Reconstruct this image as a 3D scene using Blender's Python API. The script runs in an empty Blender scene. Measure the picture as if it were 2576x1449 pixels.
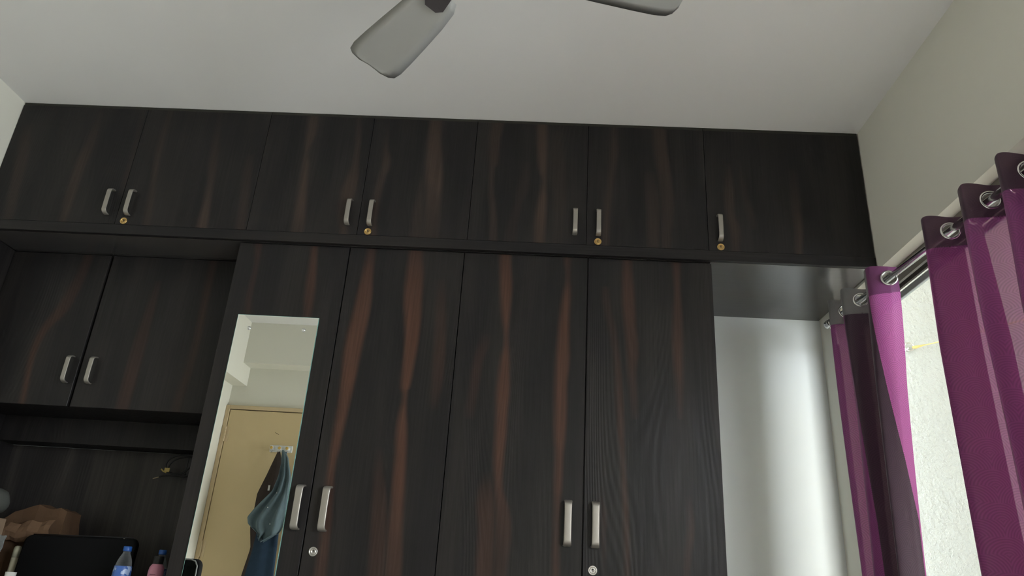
import bpy, bmesh, math, random
import numpy as np
from mathutils import Vector, Matrix

SC = bpy.context.scene
COL = SC.collection
random.seed(7)

# ------------------------------------------------------------------ camera
CAM_POS = (0.3369, -2.7442, 0.7854)
CAM_YAW, CAM_PITCH, CAM_ROLL, CAM_F = -0.0436, 0.3930, 0.0633, 1819.5


def camera_matrix():
    cy, sy = math.cos(CAM_YAW), math.sin(CAM_YAW)
    cp, sp = math.cos(CAM_PITCH), math.sin(CAM_PITCH)
    fwd = Vector((sy * cp, cy * cp, sp))
    right = Vector((cy, -sy, 0))
    up = right.cross(fwd)
    c, s = math.cos(CAM_ROLL), math.sin(CAM_ROLL)
    r2 = c * right + s * up
    u2 = -s * right + c * up
    m = Matrix((r2, u2, -fwd)).transposed().to_4x4()
    m.translation = Vector(CAM_POS)
    return m


cam_data = bpy.data.cameras.new('camera')
cam_data.sensor_width = 36.0
cam_data.lens = CAM_F * 36.0 / 2576.0
cam_data.clip_start = 0.02
cam = bpy.data.objects.new('camera', cam_data)
COL.objects.link(cam)
cam.matrix_world = camera_matrix()
SC.camera = cam

# ------------------------------------------------------------------ sky, sun side light, exposure
SKY_STRENGTH = 24.0
SKY_COLOR = (0.925, 0.96, 1.0)
world = bpy.data.worlds.new('overcast_sky')
SC.world = world
world.use_nodes = True
bg = world.node_tree.nodes['Background']
bg.inputs[0].default_value = (*SKY_COLOR, 1)
bg.inputs[1].default_value = SKY_STRENGTH

portal_data = bpy.data.lights.new('window_portal', 'AREA')
portal_data.shape = 'RECTANGLE'
portal_data.size = 2.0
portal_data.size_y = 3.45
portal_data.cycles.is_portal = True
portal = bpy.data.objects.new('window_portal', portal_data)
COL.objects.link(portal)
portal.location = (1.90, -1.25, 1.07)
portal.rotation_euler = (0, math.radians(90), 0)

SC.view_settings.view_transform = 'Standard'
SC.view_settings.look = 'None'
SC.view_settings.gamma = 1.0
SC.view_settings.use_curve_mapping = False
SC.view_settings.exposure = 0.0
SC.cycles.diffuse_bounces = 8
SC.cycles.max_bounces = 16
SC.cycles.transparent_max_bounces = 16
SC.cycles.sample_clamp_indirect = 6.0

# ------------------------------------------------------------------ room measures (metres)
XL, XR = -2.1155, 1.7152          # left and right walls
YB, YR = 0.6425, -3.166           # wall behind the wardrobes, wall behind the camera
H = 2.75                          # ceiling
ZB = 2.09                         # underside of the loft cabinets
YW = 0.02                         # wardrobe door face
YC = 0.2253                       # study cabinet door face
WIN_Y0, WIN_Y1, WIN_Z0, WIN_Z1 = -2.95, 0.45, 0.08, 2.08

STREAKS = {
 'la': [
  [(2.602,-2.076,-2.03,0.2),(2.444,-2.061,-1.998,0.35),(2.291,-2.037,-1.984,0.35),(2.119,-2.015,-1.968,0.3)],
  [(2.726,-1.753,-1.725,0.15),(2.563,-1.762,-1.716,0.35),(2.405,-1.779,-1.726,0.5),(2.303,-1.776,-1.727,0.5),(2.141,-1.767,-1.728,0.45)],
  [(2.724,-1.551,-1.528,0.2),(2.519,-1.539,-1.518,0.3),(2.349,-1.538,-1.516,0.35),(2.264,-1.533,-1.515,0.1)],
 ],
 'lb': [
  [(2.729,-1.426,-1.4,0.3),(2.524,-1.43,-1.399,0.4),(2.37,-1.414,-1.387,0.45),(2.158,-1.399,-1.36,0.35)],
  [(2.723,-1.192,-1.164,0.15),(2.484,-1.175,-1.135,0.4),(2.332,-1.159,-1.124,0.5),(2.142,-1.158,-1.108,0.7)],
  [(2.491,-1.015,-0.975,0.15),(2.339,-1.002,-0.958,0.3),(2.145,-0.987,-0.943,0.35)],
 ],
 'lc': [
  [(2.741,-0.764,-0.717,0.5),(2.641,-0.761,-0.715,0.6),(2.559,-0.757,-0.729,0.6),(2.533,-0.751,-0.732,0.6),(2.48,-0.752,-0.718,0.65),(2.375,-0.748,-0.71,0.75),(2.249,-0.746,-0.695,0.75),(2.136,-0.742,-0.685,0.5)],
  [(2.734,-0.546,-0.518,0.3),(2.597,-0.531,-0.504,0.45),(2.49,-0.53,-0.498,0.5),(2.411,-0.545,-0.489,0.6),(2.334,-0.561,-0.492,0.6),(2.233,-0.559,-0.51,0.35),(2.136,-0.535,-0.5,0.6)],
 ],
 'ld': [
  [(2.712,-0.398,-0.389,0.2),(2.576,-0.401,-0.376,0.5),(2.496,-0.398,-0.357,0.5),(2.417,-0.406,-0.37,0.5),(2.315,-0.413,-0.379,0.55),(2.215,-0.406,-0.38,0.5),(2.142,-0.409,-0.372,0.5)],
  [(2.747,-0.206,-0.15,0.65),(2.667,-0.207,-0.147,0.7),(2.532,-0.202,-0.129,0.75),(2.428,-0.195,-0.117,0.75),(2.326,-0.185,-0.114,0.6),(2.149,-0.175,-0.106,0.3)],
  [(2.4,-0.219,-0.197,0.15),(2.273,-0.232,-0.186,0.3),(2.146,-0.235,-0.177,0.3)],
 ],
 'le': [
  [(2.718,0.072,0.132,0.5),(2.636,0.071,0.124,0.5),(2.53,0.076,0.122,0.5),(2.477,0.081,0.109,0.5),(2.374,0.088,0.112,0.5),(2.3,0.095,0.126,0.5),(2.134,0.109,0.143,0.4)],
  [(2.733,0.281,0.334,0.8),(2.566,0.291,0.339,0.85),(2.482,0.304,0.34,0.85),(2.436,0.317,0.34,0.85),(2.4,0.314,0.341,0.9),(2.335,0.304,0.345,1.0),(2.26,0.296,0.344,1.0),(2.137,0.296,0.343,0.8)],
  [(2.51,0.226,0.267,0.12),(2.406,0.21,0.267,0.2),(2.305,0.198,0.237,0.22),(2.138,0.165,0.225,0.2)],
  [(2.676,0.359,0.405,0.12),(2.465,0.354,0.425,0.22),(2.313,0.373,0.429,0.22),(2.148,0.374,0.421,0.1)],
 ],
 'lf': [
  [(2.731,0.614,0.646,0.25),(2.607,0.613,0.651,0.45),(2.502,0.607,0.638,0.45),(2.373,0.594,0.625,0.5),(2.298,0.589,0.617,0.6),(2.138,0.58,0.614,0.5)],
  [(2.735,0.803,0.865,0.5),(2.643,0.806,0.867,0.5),(2.538,0.816,0.878,0.45),(2.436,0.827,0.888,0.4),(2.335,0.832,0.89,0.35),(2.146,0.83,0.872,0.3)],
  [(2.484,0.762,0.819,0.15),(2.332,0.769,0.829,0.35),(2.143,0.771,0.826,0.4)],
 ],
 'lg': [
  [(2.537,1.118,1.149,0.2),(2.434,1.108,1.151,0.35),(2.31,1.11,1.148,0.5),(2.237,1.119,1.165,0.5),(2.133,1.121,1.159,0.35)],
  [(2.524,1.393,1.428,0.12),(2.348,1.386,1.429,0.35),(2.25,1.391,1.429,0.5),(2.136,1.384,1.416,0.5)],
  [(2.549,1.171,1.193,0.12),(2.412,1.176,1.211,0.2),(2.265,1.201,1.239,0.15)],
 ],
 'wa': [
  [(2.086,-0.894,-0.864,0.4),(1.972,-0.879,-0.859,0.4),(1.841,-0.884,-0.86,0.35),(1.759,-0.875,-0.851,0.35)],
  [(2.086,-0.651,-0.622,0.6),(1.984,-0.647,-0.61,0.6),(1.879,-0.644,-0.6,0.55),(1.762,-0.633,-0.598,0.4)],
 ],
 'wb': [
  [(2.082,-0.412,-0.37,0.35),(1.97,-0.416,-0.368,0.7),(1.865,-0.426,-0.359,0.8),(1.763,-0.435,-0.36,0.85),(1.664,-0.444,-0.369,0.9),(1.591,-0.443,-0.373,0.9),(1.52,-0.437,-0.377,1.0),(1.413,-0.436,-0.385,0.8),(1.315,-0.436,-0.394,0.85),(1.241,-0.437,-0.4,0.85),(1.169,-0.435,-0.406,0.85),(1.098,-0.434,-0.4,0.6),(0.983,-0.43,-0.39,0.55),(0.894,-0.425,-0.385,0.5),(0.786,-0.428,-0.38,0.45)],
  [(2.083,-0.23,-0.171,0.55),(1.979,-0.232,-0.157,0.7),(1.875,-0.23,-0.151,0.85),(1.774,-0.216,-0.145,0.95),(1.676,-0.204,-0.146,1.0),(1.579,-0.2,-0.152,1.0),(1.485,-0.196,-0.16,1.0),(1.48,-0.193,-0.165,0.95),(1.437,-0.185,-0.165,0.9),(1.404,-0.189,-0.162,0.95),(1.328,-0.195,-0.151,0.95),(1.231,-0.188,-0.142,0.95),(1.136,-0.186,-0.136,0.95),(1.043,-0.182,-0.13,0.75),(0.953,-0.181,-0.124,0.65),(0.801,-0.175,-0.111,0.5)],
  [(1.226,-0.264,-0.23,0.1),(1.04,-0.254,-0.192,0.3),(0.798,-0.235,-0.173,0.35)],
  [(1.933,-0.101,-0.058,0.1),(1.731,-0.086,-0.039,0.3),(1.539,-0.08,-0.03,0.3),(1.432,-0.079,-0.038,0.12)],
 ],
 'wc': [
  [(2.084,0.156,0.205,0.75),(1.911,0.168,0.218,0.9),(1.809,0.179,0.216,0.9),(1.735,0.194,0.215,0.9),(1.701,0.198,0.216,1.0),(1.638,0.19,0.224,1.0),(1.567,0.183,0.229,1.0),(1.474,0.18,0.234,1.0),(1.42,0.183,0.231,0.95),(1.325,0.185,0.232,0.95),(1.232,0.186,0.228,0.85),(1.142,0.195,0.229,0.75),(1.055,0.203,0.257,0.5),(0.969,0.209,0.271,0.4),(0.824,0.21,0.262,0.3)],
  [(2.081,0.426,0.455,0.5),(1.986,0.436,0.455,0.6),(1.923,0.426,0.46,0.8),(1.822,0.416,0.458,0.9),(1.723,0.41,0.46,0.95),(1.626,0.406,0.463,0.95),(1.532,0.405,0.457,0.95),(1.433,0.407,0.459,0.95),(1.337,0.41,0.457,0.95),(1.245,0.418,0.45,0.9),(1.154,0.417,0.449,0.9),(1.088,0.419,0.446,0.7),(0.98,0.419,0.445,0.55),(0.835,0.42,0.45,0.55)],
  [(1.162,0.14,0.191,0.1),(1.073,0.134,0.202,0.4),(0.966,0.146,0.209,0.45),(0.82,0.149,0.214,0.45)],
  [(1.706,0.095,0.146,0.1),(1.609,0.079,0.12,0.3),(1.491,0.071,0.111,0.25),(1.404,0.064,0.104,0.15)],
 ],
 'wd': [
  [(2.088,0.67,0.711,0.5),(1.885,0.668,0.724,0.6),(1.786,0.677,0.728,0.55),(1.689,0.686,0.736,0.5),(1.594,0.69,0.727,0.4),(1.438,0.703,0.734,0.2)],
  [(2.09,0.877,0.913,0.5),(1.972,0.883,0.909,0.6),(1.845,0.875,0.914,0.5),(1.722,0.869,0.911,0.6),(1.627,0.874,0.91,0.65),(1.557,0.878,0.908,0.5),(1.448,0.884,0.902,0.4)],
  [(1.932,0.583,0.62,0.2),(1.733,0.622,0.654,0.3),(1.591,0.641,0.668,0.45),(1.445,0.648,0.677,0.6),(1.35,0.653,0.679,0.6),(1.258,0.663,0.683,0.6),(1.168,0.667,0.688,0.65),(1.08,0.672,0.694,0.65),(0.995,0.676,0.696,0.65),(0.85,0.681,0.698,0.6)],
  [(1.119,0.586,0.602,0.1),(1.054,0.594,0.614,0.35),(0.948,0.597,0.612,0.3),(0.845,0.602,0.615,0.1)],
  [(1.115,0.906,0.928,0.15),(1.029,0.905,0.932,0.4),(0.924,0.893,0.917,0.4),(0.862,0.884,0.91,0.35)],
 ],
 'ca': [
  [(2.046,-1.767,-1.721,0.25),(1.849,-1.809,-1.746,0.35),(1.64,-1.87,-1.835,0.55),(1.39,-1.845,-1.82,0.6)],
 ],
 'cb': [
  [(2.055,-1.176,-1.14,0.3),(1.881,-1.173,-1.138,0.4),(1.658,-1.167,-1.132,0.35),(1.395,-1.19,-1.148,0.2)],
  [(1.946,-1.407,-1.371,0.15),(1.645,-1.428,-1.367,0.3),(1.391,-1.428,-1.369,0.3)],
 ],
}
# ------------------------------------------------------------------ material helpers
MATS = {}


def new_mat(name):
    m = bpy.data.materials.new(name)
    m.use_nodes = True
    nt = m.node_tree
    nt.nodes.clear()
    out = nt.nodes.new('ShaderNodeOutputMaterial')
    return m, nt, out


def N(nt, typ, **kw):
    n = nt.nodes.new(typ)
    for k, v in kw.items():
        setattr(n, k, v)
    return n


def setin(nt, sock, v):
    if isinstance(v, bpy.types.NodeSocket):
        nt.links.new(v, sock)
    elif v is not None:
        sock.default_value = v


def math_n(nt, op, a, b=None, c=None, clamp=False):
    n = N(nt, 'ShaderNodeMath', operation=op)
    n.use_clamp = clamp
    setin(nt, n.inputs[0], a)
    if b is not None:
        setin(nt, n.inputs[1], b)
    if c is not None:
        setin(nt, n.inputs[2], c)
    return n.outputs[0]


def mix_col(nt, fac, a, b, blend='MIX'):
    n = N(nt, 'ShaderNodeMix', data_type='RGBA', blend_type=blend)
    setin(nt, n.inputs[0], fac)
    setin(nt, n.inputs[6], a)
    setin(nt, n.inputs[7], b)
    return n.outputs[2]


def col4(c):
    return (c[0], c[1], c[2], 1.0)


def noise(nt, vec, scale=1.0, detail=2.0, rough=0.5):
    n = N(nt, 'ShaderNodeTexNoise')
    nt.links.new(vec, n.inputs['Vector'])
    n.inputs['Scale'].default_value = scale
    n.inputs['Detail'].default_value = detail
    n.inputs['Roughness'].default_value = rough
    return n.outputs['Fac']


def principled(nt, out, color, rough=0.5, metal=0.0, spec=0.5, normal=None):
    p = N(nt, 'ShaderNodeBsdfPrincipled')
    setin(nt, p.inputs['Base Color'], col4(color) if isinstance(color, tuple) else color)
    setin(nt, p.inputs['Roughness'], rough)
    setin(nt, p.inputs['Metallic'], metal)
    setin(nt, p.inputs['Specular IOR Level'], spec)
    if normal is not None:
        nt.links.new(normal, p.inputs['Normal'])
    nt.links.new(p.outputs[0], out.inputs[0])
    return p


def bump(nt, height, strength=0.2, dist=0.002):
    b = N(nt, 'ShaderNodeBump')
    b.inputs['Strength'].default_value = strength
    b.inputs['Distance'].default_value = dist
    nt.links.new(height, b.inputs['Height'])
    return b.outputs[0]


def simple(name, color, rough=0.5, metal=0.0, spec=0.5, vary=0.06, scale=30.0, bump_s=0.0, bump_d=0.001):
    """plain surface with a little procedural mottling"""
    if name in MATS:
        return MATS[name]
    m, nt, out = new_mat(name)
    tc = N(nt, 'ShaderNodeNewGeometry')
    f = noise(nt, tc.outputs['Position'], scale, 4.0)
    lo = tuple(c * (1 - vary) for c in color)
    hi = tuple(min(1.0, c * (1 + vary)) for c in color)
    c = mix_col(nt, f, col4(lo), col4(hi))
    nrm = bump(nt, f, bump_s, bump_d) if bump_s else None
    principled(nt, out, c, rough, metal, spec, nrm)
    MATS[name] = m
    return m


def wood(name, along='z', streaks=(), dark=(0.0128, 0.0117, 0.0124), light=(0.0200, 0.0177, 0.0172),
         brown=(0.078, 0.037, 0.025), rough=0.40, spec=0.24, seed=0.0, bump_s=0.2):
    """dark laminate; the grain runs along one axis, brown figure follows measured outlines"""
    if name in MATS:
        return MATS[name]
    m, nt, out = new_mat(name)
    geo = N(nt, 'ShaderNodeNewGeometry')
    sep = N(nt, 'ShaderNodeSeparateXYZ')
    nt.links.new(geo.outputs['Position'], sep.inputs[0])
    X, Y, Z = sep.outputs
    if along == 'z':
        ac, al, th = X, Z, Y
    elif along == 'x':
        ac, al, th = Y, X, Z
    else:
        ac, al, th = Z, X, Y

    def vec(sa, sl, off):
        cb = N(nt, 'ShaderNodeCombineXYZ')
        nt.links.new(math_n(nt, 'MULTIPLY', ac, sa), cb.inputs[0])
        nt.links.new(math_n(nt, 'MULTIPLY_ADD', al, sl, off + seed), cb.inputs[1])
        nt.links.new(math_n(nt, 'MULTIPLY', th, sa), cb.inputs[2])
        return cb.outputs[0]

    fine = noise(nt, vec(150.0, 3.0, 0.0), 1.0, 3.0, 0.6)
    broad = noise(nt, vec(9.0, 1.1, 5.0), 1.0, 2.0, 0.5)
    br = N(nt, 'ShaderNodeMapRange', interpolation_type='SMOOTHSTEP')
    nt.links.new(broad, br.inputs[0])
    br.inputs[1].default_value = 0.38
    br.inputs[2].default_value = 0.68
    base = mix_col(nt, br.outputs[0], col4(dark), col4(light))
    total = None
    for pts in streaks:
        zs = [p[0] for p in pts]
        z0, z1 = min(zs) - 0.03, max(zs) + 0.03
        x0 = min(p[1] for p in pts) - 0.02
        x1 = max(p[2] for p in pts) + 0.02
        w = x1 - x0
        cur = N(nt, 'ShaderNodeRGBCurve')
        cm = cur.mapping
        rows = sorted(pts)
        for ci, k in ((0, 1), (1, 2), (2, 3)):
            cv = cm.curves[ci]
            vals = []
            for r in rows:
                t = (r[0] - z0) / (z1 - z0)
                v = (r[k] - x0) / w if k < 3 else r[3] * 0.9
                vals.append((t, v))
            full_top = rows[-1][0] > 2.7 or (rows[-1][0] > 2.03 and rows[-1][0] < 2.1)
            if ci == 2:
                vals = [(0.0, vals[0][1] if rows[0][0] < 0.9 or 2.1 < rows[0][0] < 2.17 else 0.0)] + vals + \
                       [(1.0, vals[-1][1] if full_top else 0.0)]
            else:
                vals = [(0.0, vals[0][1])] + vals + [(1.0, vals[-1][1])]
            cv.points[0].location = vals[0]
            cv.points[1].location = vals[-1]
            for t, v in vals[1:-1]:
                cv.points.new(t, v)
        cm.update()
        zc = math_n(nt, 'MULTIPLY_ADD', al, 1.0 / (z1 - z0), -z0 / (z1 - z0), clamp=True)
        cb = N(nt, 'ShaderNodeCombineColor')
        for i in range(3):
            nt.links.new(zc, cb.inputs[i])
        nt.links.new(cb.outputs[0], cur.inputs['Color'])
        sc = N(nt, 'ShaderNodeSeparateColor')
        nt.links.new(cur.outputs[0], sc.inputs[0])
        wob = math_n(nt, 'MULTIPLY_ADD', fine, 0.006, -0.003)
        xn = math_n(nt, 'MULTIPLY_ADD', math_n(nt, 'ADD', ac, wob), 1.0 / w, -x0 / w)
        e1 = math_n(nt, 'SUBTRACT', xn, sc.outputs[0])
        e2 = math_n(nt, 'SUBTRACT', sc.outputs[1], xn)
        res = []
        for e, soft in ((e1, 0.020), (e2, 0.015)):
            mr = N(nt, 'ShaderNodeMapRange', interpolation_type='SMOOTHSTEP')
            nt.links.new(e, mr.inputs[0])
            mr.inputs[1].default_value = -soft / w * 0.6
            mr.inputs[2].default_value = soft / w
            res.append(mr.outputs[0])
        s = math_n(nt, 'MULTIPLY', math_n(nt, 'MULTIPLY', res[0], res[1]), sc.outputs[2])
        total = s if total is None else math_n(nt, 'MAXIMUM', total, s)
    c = base
    if total is not None:
        c = mix_col(nt, total, c, col4(brown))
    gr = N(nt, 'ShaderNodeMapRange')
    nt.links.new(fine, gr.inputs[0])
    gr.inputs[1].default_value = 0.3
    gr.inputs[2].default_value = 0.7
    gr.inputs[3].default_value = 0.80
    gr.inputs[4].default_value = 1.18
    gv = N(nt, 'ShaderNodeCombineColor')
    for i in range(3):
        nt.links.new(gr.outputs[0], gv.inputs[i])
    c = mix_col(nt, 1.0, c, gv.outputs[0], 'MULTIPLY')
    # embossed growth rings: contour lines of a stretched noise
    ring = noise(nt, vec(3.2, 0.42, 11.0), 1.0, 1.0, 0.4)
    rs = math_n(nt, 'SINE', math_n(nt, 'MULTIPLY', ring, 330.0))
    brk = noise(nt, vec(90.0, 6.0, 3.0), 1.0, 2.0)
    hgt = math_n(nt, 'ADD', math_n(nt, 'MULTIPLY', rs, 0.5), math_n(nt, 'MULTIPLY', brk, 1.4))
    nrm = bump(nt, hgt, bump_s, 0.0012)
    rr = math_n(nt, 'MULTIPLY_ADD', brk, 0.18, rough - 0.09)
    principled(nt, out, c, rr, 0.0, spec, nrm)
    MATS[name] = m
    return m


def plaster(name, color, scale=60.0, strength=0.08, dist=0.002, rough=0.85, stain=0.04):
    if name in MATS:
        return MATS[name]
    m, nt, out = new_mat(name)
    geo = N(nt, 'ShaderNodeNewGeometry')
    f = noise(nt, geo.outputs['Position'], scale, 5.0, 0.6)
    big = noise(nt, geo.outputs['Position'], 1.7, 3.0, 0.5)
    c = mix_col(nt, big, col4(tuple(v * (1 - stain) for v in color)), col4(tuple(min(1, v * (1 + stain)) for v in color)))
    principled(nt, out, c, rough, 0.0, 0.25, bump(nt, f, strength, dist))
    MATS[name] = m
    return m


def fabric(name, color, trans_col, sheer=0.2, transl=0.45, scallop=True):
    """thin woven curtain cloth with a woven pattern of overlapping fans"""
    if name in MATS:
        return MATS[name]
    m, nt, out = new_mat(name)
    uv = N(nt, 'ShaderNodeUVMap')
    sep = N(nt, 'ShaderNodeSeparateXYZ')
    nt.links.new(uv.outputs[0], sep.inputs[0])
    U, V = sep.outputs[0], sep.outputs[1]
    CW, CH = 0.115, 0.045
    v = math_n(nt, 'MULTIPLY', V, 1.0 / CH)
    row = math_n(nt, 'FLOOR', v)
    par = math_n(nt, 'MODULO', row, 2.0)
    u = math_n(nt, 'ADD', math_n(nt, 'MULTIPLY', U, 1.0 / CW), math_n(nt, 'MULTIPLY', par, 0.5))
    cu = math_n(nt, 'MULTIPLY', math_n(nt, 'SUBTRACT', math_n(nt, 'FRACT', u), 0.5), CW)
    cv = math_n(nt, 'MULTIPLY_ADD', math_n(nt, 'FRACT', v), CH, 0.006)
    d = math_n(nt, 'SQRT', math_n(nt, 'ADD', math_n(nt, 'MULTIPLY', cu, cu), math_n(nt, 'MULTIPLY', cv, cv)))
    ring = math_n(nt, 'SINE', math_n(nt, 'MULTIPLY', d, 2 * math.pi / 0.0068))
    ring = math_n(nt, 'MULTIPLY_ADD', ring, 0.5, 0.5)
    geo = N(nt, 'ShaderNodeNewGeometry')
    nz = noise(nt, geo.outputs['Position'], 220.0, 2.0)
    pat = math_n(nt, 'MULTIPLY_ADD', nz, 0.3, math_n(nt, 'MULTIPLY', ring, 0.8 if scallop else 0.0))
    lo = tuple(c * 0.75 for c in color)
    hi = tuple(min(1, c * 1.3) for c in color)
    c = mix_col(nt, pat, col4(lo), col4(hi))
    ct = mix_col(nt, pat, col4(tuple(x * 0.8 for x in trans_col)), col4(tuple(min(1, x * 1.2) for x in trans_col)))
    dif = N(nt, 'ShaderNodeBsdfPrincipled')
    nt.links.new(c, dif.inputs['Base Color'])
    dif.inputs['Roughness'].default_value = 0.55
    dif.inputs['Sheen Weight'].default_value = 0.25
    nt.links.new(bump(nt, ring, 0.15, 0.001), dif.inputs['Normal'])
    tl = N(nt, 'ShaderNodeBsdfTranslucent')
    nt.links.new(ct, tl.inputs[0])
    tp = N(nt, 'ShaderNodeBsdfTransparent')
    tp.inputs[0].default_value = (0.85, 0.55, 0.63, 1)
    a = N(nt, 'ShaderNodeMixShader')
    a.inputs[0].default_value = transl
    nt.links.new(dif.outputs[0], a.inputs[1])
    nt.links.new(tl.outputs[0], a.inputs[2])
    b = N(nt, 'ShaderNodeMixShader')
    sh = math_n(nt, 'MULTIPLY_ADD', pat, 0.5 * sheer, sheer * 0.75)
    nt.links.new(sh, b.inputs[0])
    nt.links.new(a.outputs[0], b.inputs[1])
    nt.links.new(tp.outputs[0], b.inputs[2])
    nt.links.new(b.outputs[0], out.inputs[0])
    MATS[name] = m
    return m


def clear_plastic(name, tint=(0.9, 0.95, 0.97), gloss=0.25):
    if name in MATS:
        return MATS[name]
    m, nt, out = new_mat(name)
    tp = N(nt, 'ShaderNodeBsdfTransparent')
    tp.inputs[0].default_value = col4(tint)
    gl = N(nt, 'ShaderNodeBsdfPrincipled')
    gl.inputs['Base Color'].default_value = (0.45, 0.47, 0.48, 1)
    gl.inputs['Roughness'].default_value = 0.12
    lw = N(nt, 'ShaderNodeLayerWeight')
    lw.inputs[0].default_value = 0.35
    f = math_n(nt, 'MULTIPLY_ADD', lw.outputs['Facing'], 0.55, gloss, clamp=True)
    mx = N(nt, 'ShaderNodeMixShader')
    nt.links.new(f, mx.inputs[0])
    nt.links.new(tp.outputs[0], mx.inputs[1])
    nt.links.new(gl.outputs[0], mx.inputs[2])
    nt.links.new(mx.outputs[0], out.inputs[0])
    MATS[name] = m
    return m


def pane_glass(name):
    if name in MATS:
        return MATS[name]
    m, nt, out = new_mat(name)
    tp = N(nt, 'ShaderNodeBsdfTransparent')
    tp.inputs[0].default_value = (0.90, 0.95, 0.93, 1)
    gl = N(nt, 'ShaderNodeBsdfGlossy')
    gl.inputs['Roughness'].default_value = 0.02
    fr = N(nt, 'ShaderNodeFresnel')
    mx = N(nt, 'ShaderNodeMixShader')
    nt.links.new(fr.outputs[0], mx.inputs[0])
    nt.links.new(tp.outputs[0], mx.inputs[1])
    nt.links.new(gl.outputs[0], mx.inputs[2])
    nt.links.new(mx.outputs[0], out.inputs[0])
    MATS[name] = m
    return m


# ------------------------------------------------------------------ object helpers
WLOC = {}


def tag(o, label=None, cat=None, group=None, kind=None):
    if label:
        o['label'] = label
    if cat:
        o['category'] = cat
    if group:
        o['group'] = group
    if kind:
        o['kind'] = kind
    return o


def thing(name, loc, label, cat, group=None):
    o = bpy.data.objects.new(name, None)
    o.empty_display_size = 0.1
    COL.objects.link(o)
    o.location = loc
    WLOC[o.name] = Vector(loc)
    return tag(o, label, cat, group)


def obj(name, bm, mat, parent=None, smooth=False):
    """link a bmesh given in world coordinates as one object, origin at its centre"""
    bmesh.ops.recalc_face_normals(bm, faces=bm.faces)
    vs = [v.co for v in bm.verts]
    lo = Vector((min(v[i] for v in vs) for i in range(3)))
    hi = Vector((max(v[i] for v in vs) for i in range(3)))
    c = (lo + hi) / 2
    bmesh.ops.translate(bm, verts=bm.verts, vec=-c)
    me = bpy.data.meshes.new(name)
    bm.to_mesh(me)
    bm.free()
    if smooth:
        for p in me.polygons:
            p.use_smooth = True
    me.materials.append(mat)
    o = bpy.data.objects.new(name, me)
    COL.objects.link(o)
    WLOC[o.name] = c
    o.location = c
    if parent is not None:
        o.parent = parent
        o.location = c - WLOC[parent.name]
    return o


def add_box(bm, x0, x1, y0, y1, z0, z1, bevel=0.0, segs=1):
    r = bmesh.ops.create_cube(bm, size=1.0)
    vs = r['verts']
    bmesh.ops.scale(bm, verts=vs, vec=(x1 - x0, y1 - y0, z1 - z0))
    bmesh.ops.translate(bm, verts=vs, vec=((x0 + x1) / 2, (y0 + y1) / 2, (z0 + z1) / 2))
    if bevel:
        es = list({e for v in vs for e in v.link_edges})
        bmesh.ops.bevel(bm, geom=es, offset=bevel, segments=segs, profile=0.5, affect='EDGES')


def box(name, x0, x1, y0, y1, z0, z1, mat, parent=None, bevel=0.0, segs=1, smooth=False):
    bm = bmesh.new()
    add_box(bm, x0, x1, y0, y1, z0, z1, bevel, segs)
    return obj(name, bm, mat, parent, smooth)


def boxes(name, lst, mat, parent=None, bevel=0.0):
    bm = bmesh.new()
    for b in lst:
        add_box(bm, *b, bevel)
    return obj(name, bm, mat, parent)


def add_loft(bm, rings, close_ends=True, closed=True):
    """skin a list of equal-length vertex loops"""
    vr = [[bm.verts.new(p) for p in r] for r in rings]
    n = len(vr[0])
    for a, b in zip(vr[:-1], vr[1:]):
        for i in range(n if closed else n - 1):
            j = (i + 1) % n
            bm.faces.new((a[i], a[j], b[j], b[i]))
    if close_ends and closed:
        bm.faces.new(vr[0][::-1])
        bm.faces.new(vr[-1])
    return vr


def add_tube(bm, pts, rad, n=10, cap=True):
    pts = [Vector(p) for p in pts]
    rads = rad if isinstance(rad, (list, tuple)) else [rad] * len(pts)
    rings = []
    ref = None
    for i, p in enumerate(pts):
        t = (pts[min(i + 1, len(pts) - 1)] - pts[max(i - 1, 0)]).normalized()
        if ref is None:
            ref = Vector((0, 0, 1)) if abs(t.z) < 0.9 else Vector((1, 0, 0))
        a = t.cross(ref).normalized()
        ref = a.cross(t).normalized()
        rings.append([p + rads[i] * (math.cos(k * 2 * math.pi / n) * a + math.sin(k * 2 * math.pi / n) * ref) for k in range(n)])
    add_loft(bm, rings, cap)


def tube(name, pts, rad, mat, parent=None, n=10):
    bm = bmesh.new()
    add_tube(bm, pts, rad, n)
    return obj(name, bm, mat, parent, True)


def add_lathe(bm, c, prof, axis='z', n=24):
    """prof: (radius, height) rows"""
    c = Vector(c)
    rings = []
    for r, h in prof:
        ring = []
        for k in range(n):
            a = 2 * math.pi * k / n
            ca, sa = r * math.cos(a), r * math.sin(a)
            if axis == 'z':
                ring.append(c + Vector((ca, sa, h)))
            elif axis == 'y':
                ring.append(c + Vector((ca, h, sa)))
            else:
                ring.append(c + Vector((h, ca, sa)))
        rings.append(ring)
    add_loft(bm, rings)


def lathe(name, c, prof, mat, parent=None, axis='z', n=24, smooth=True):
    bm = bmesh.new()
    add_lathe(bm, c, prof, axis, n)
    return obj(name, bm, mat, parent, smooth)


def smooth_path(pts, per=8):
    """Catmull-Rom through 3-D points"""
    P = [Vector(p) for p in pts]
    P = [2 * P[0] - P[1]] + P + [2 * P[-1] - P[-2]]
    out = []
    for i in range(1, len(P) - 2):
        for k in range(per):
            t = k / per
            a, b, c, d = P[i - 1], P[i], P[i + 1], P[i + 2]
            out.append(0.5 * ((2 * b) + (c - a) * t + (2 * a - 5 * b + 4 * c - d) * t * t + (3 * b - a - 3 * c + d) * t ** 3))
    out.append(P[-2])
    return out


def struct(o, label):
    return tag(o, label, None, None, 'structure')


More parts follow.
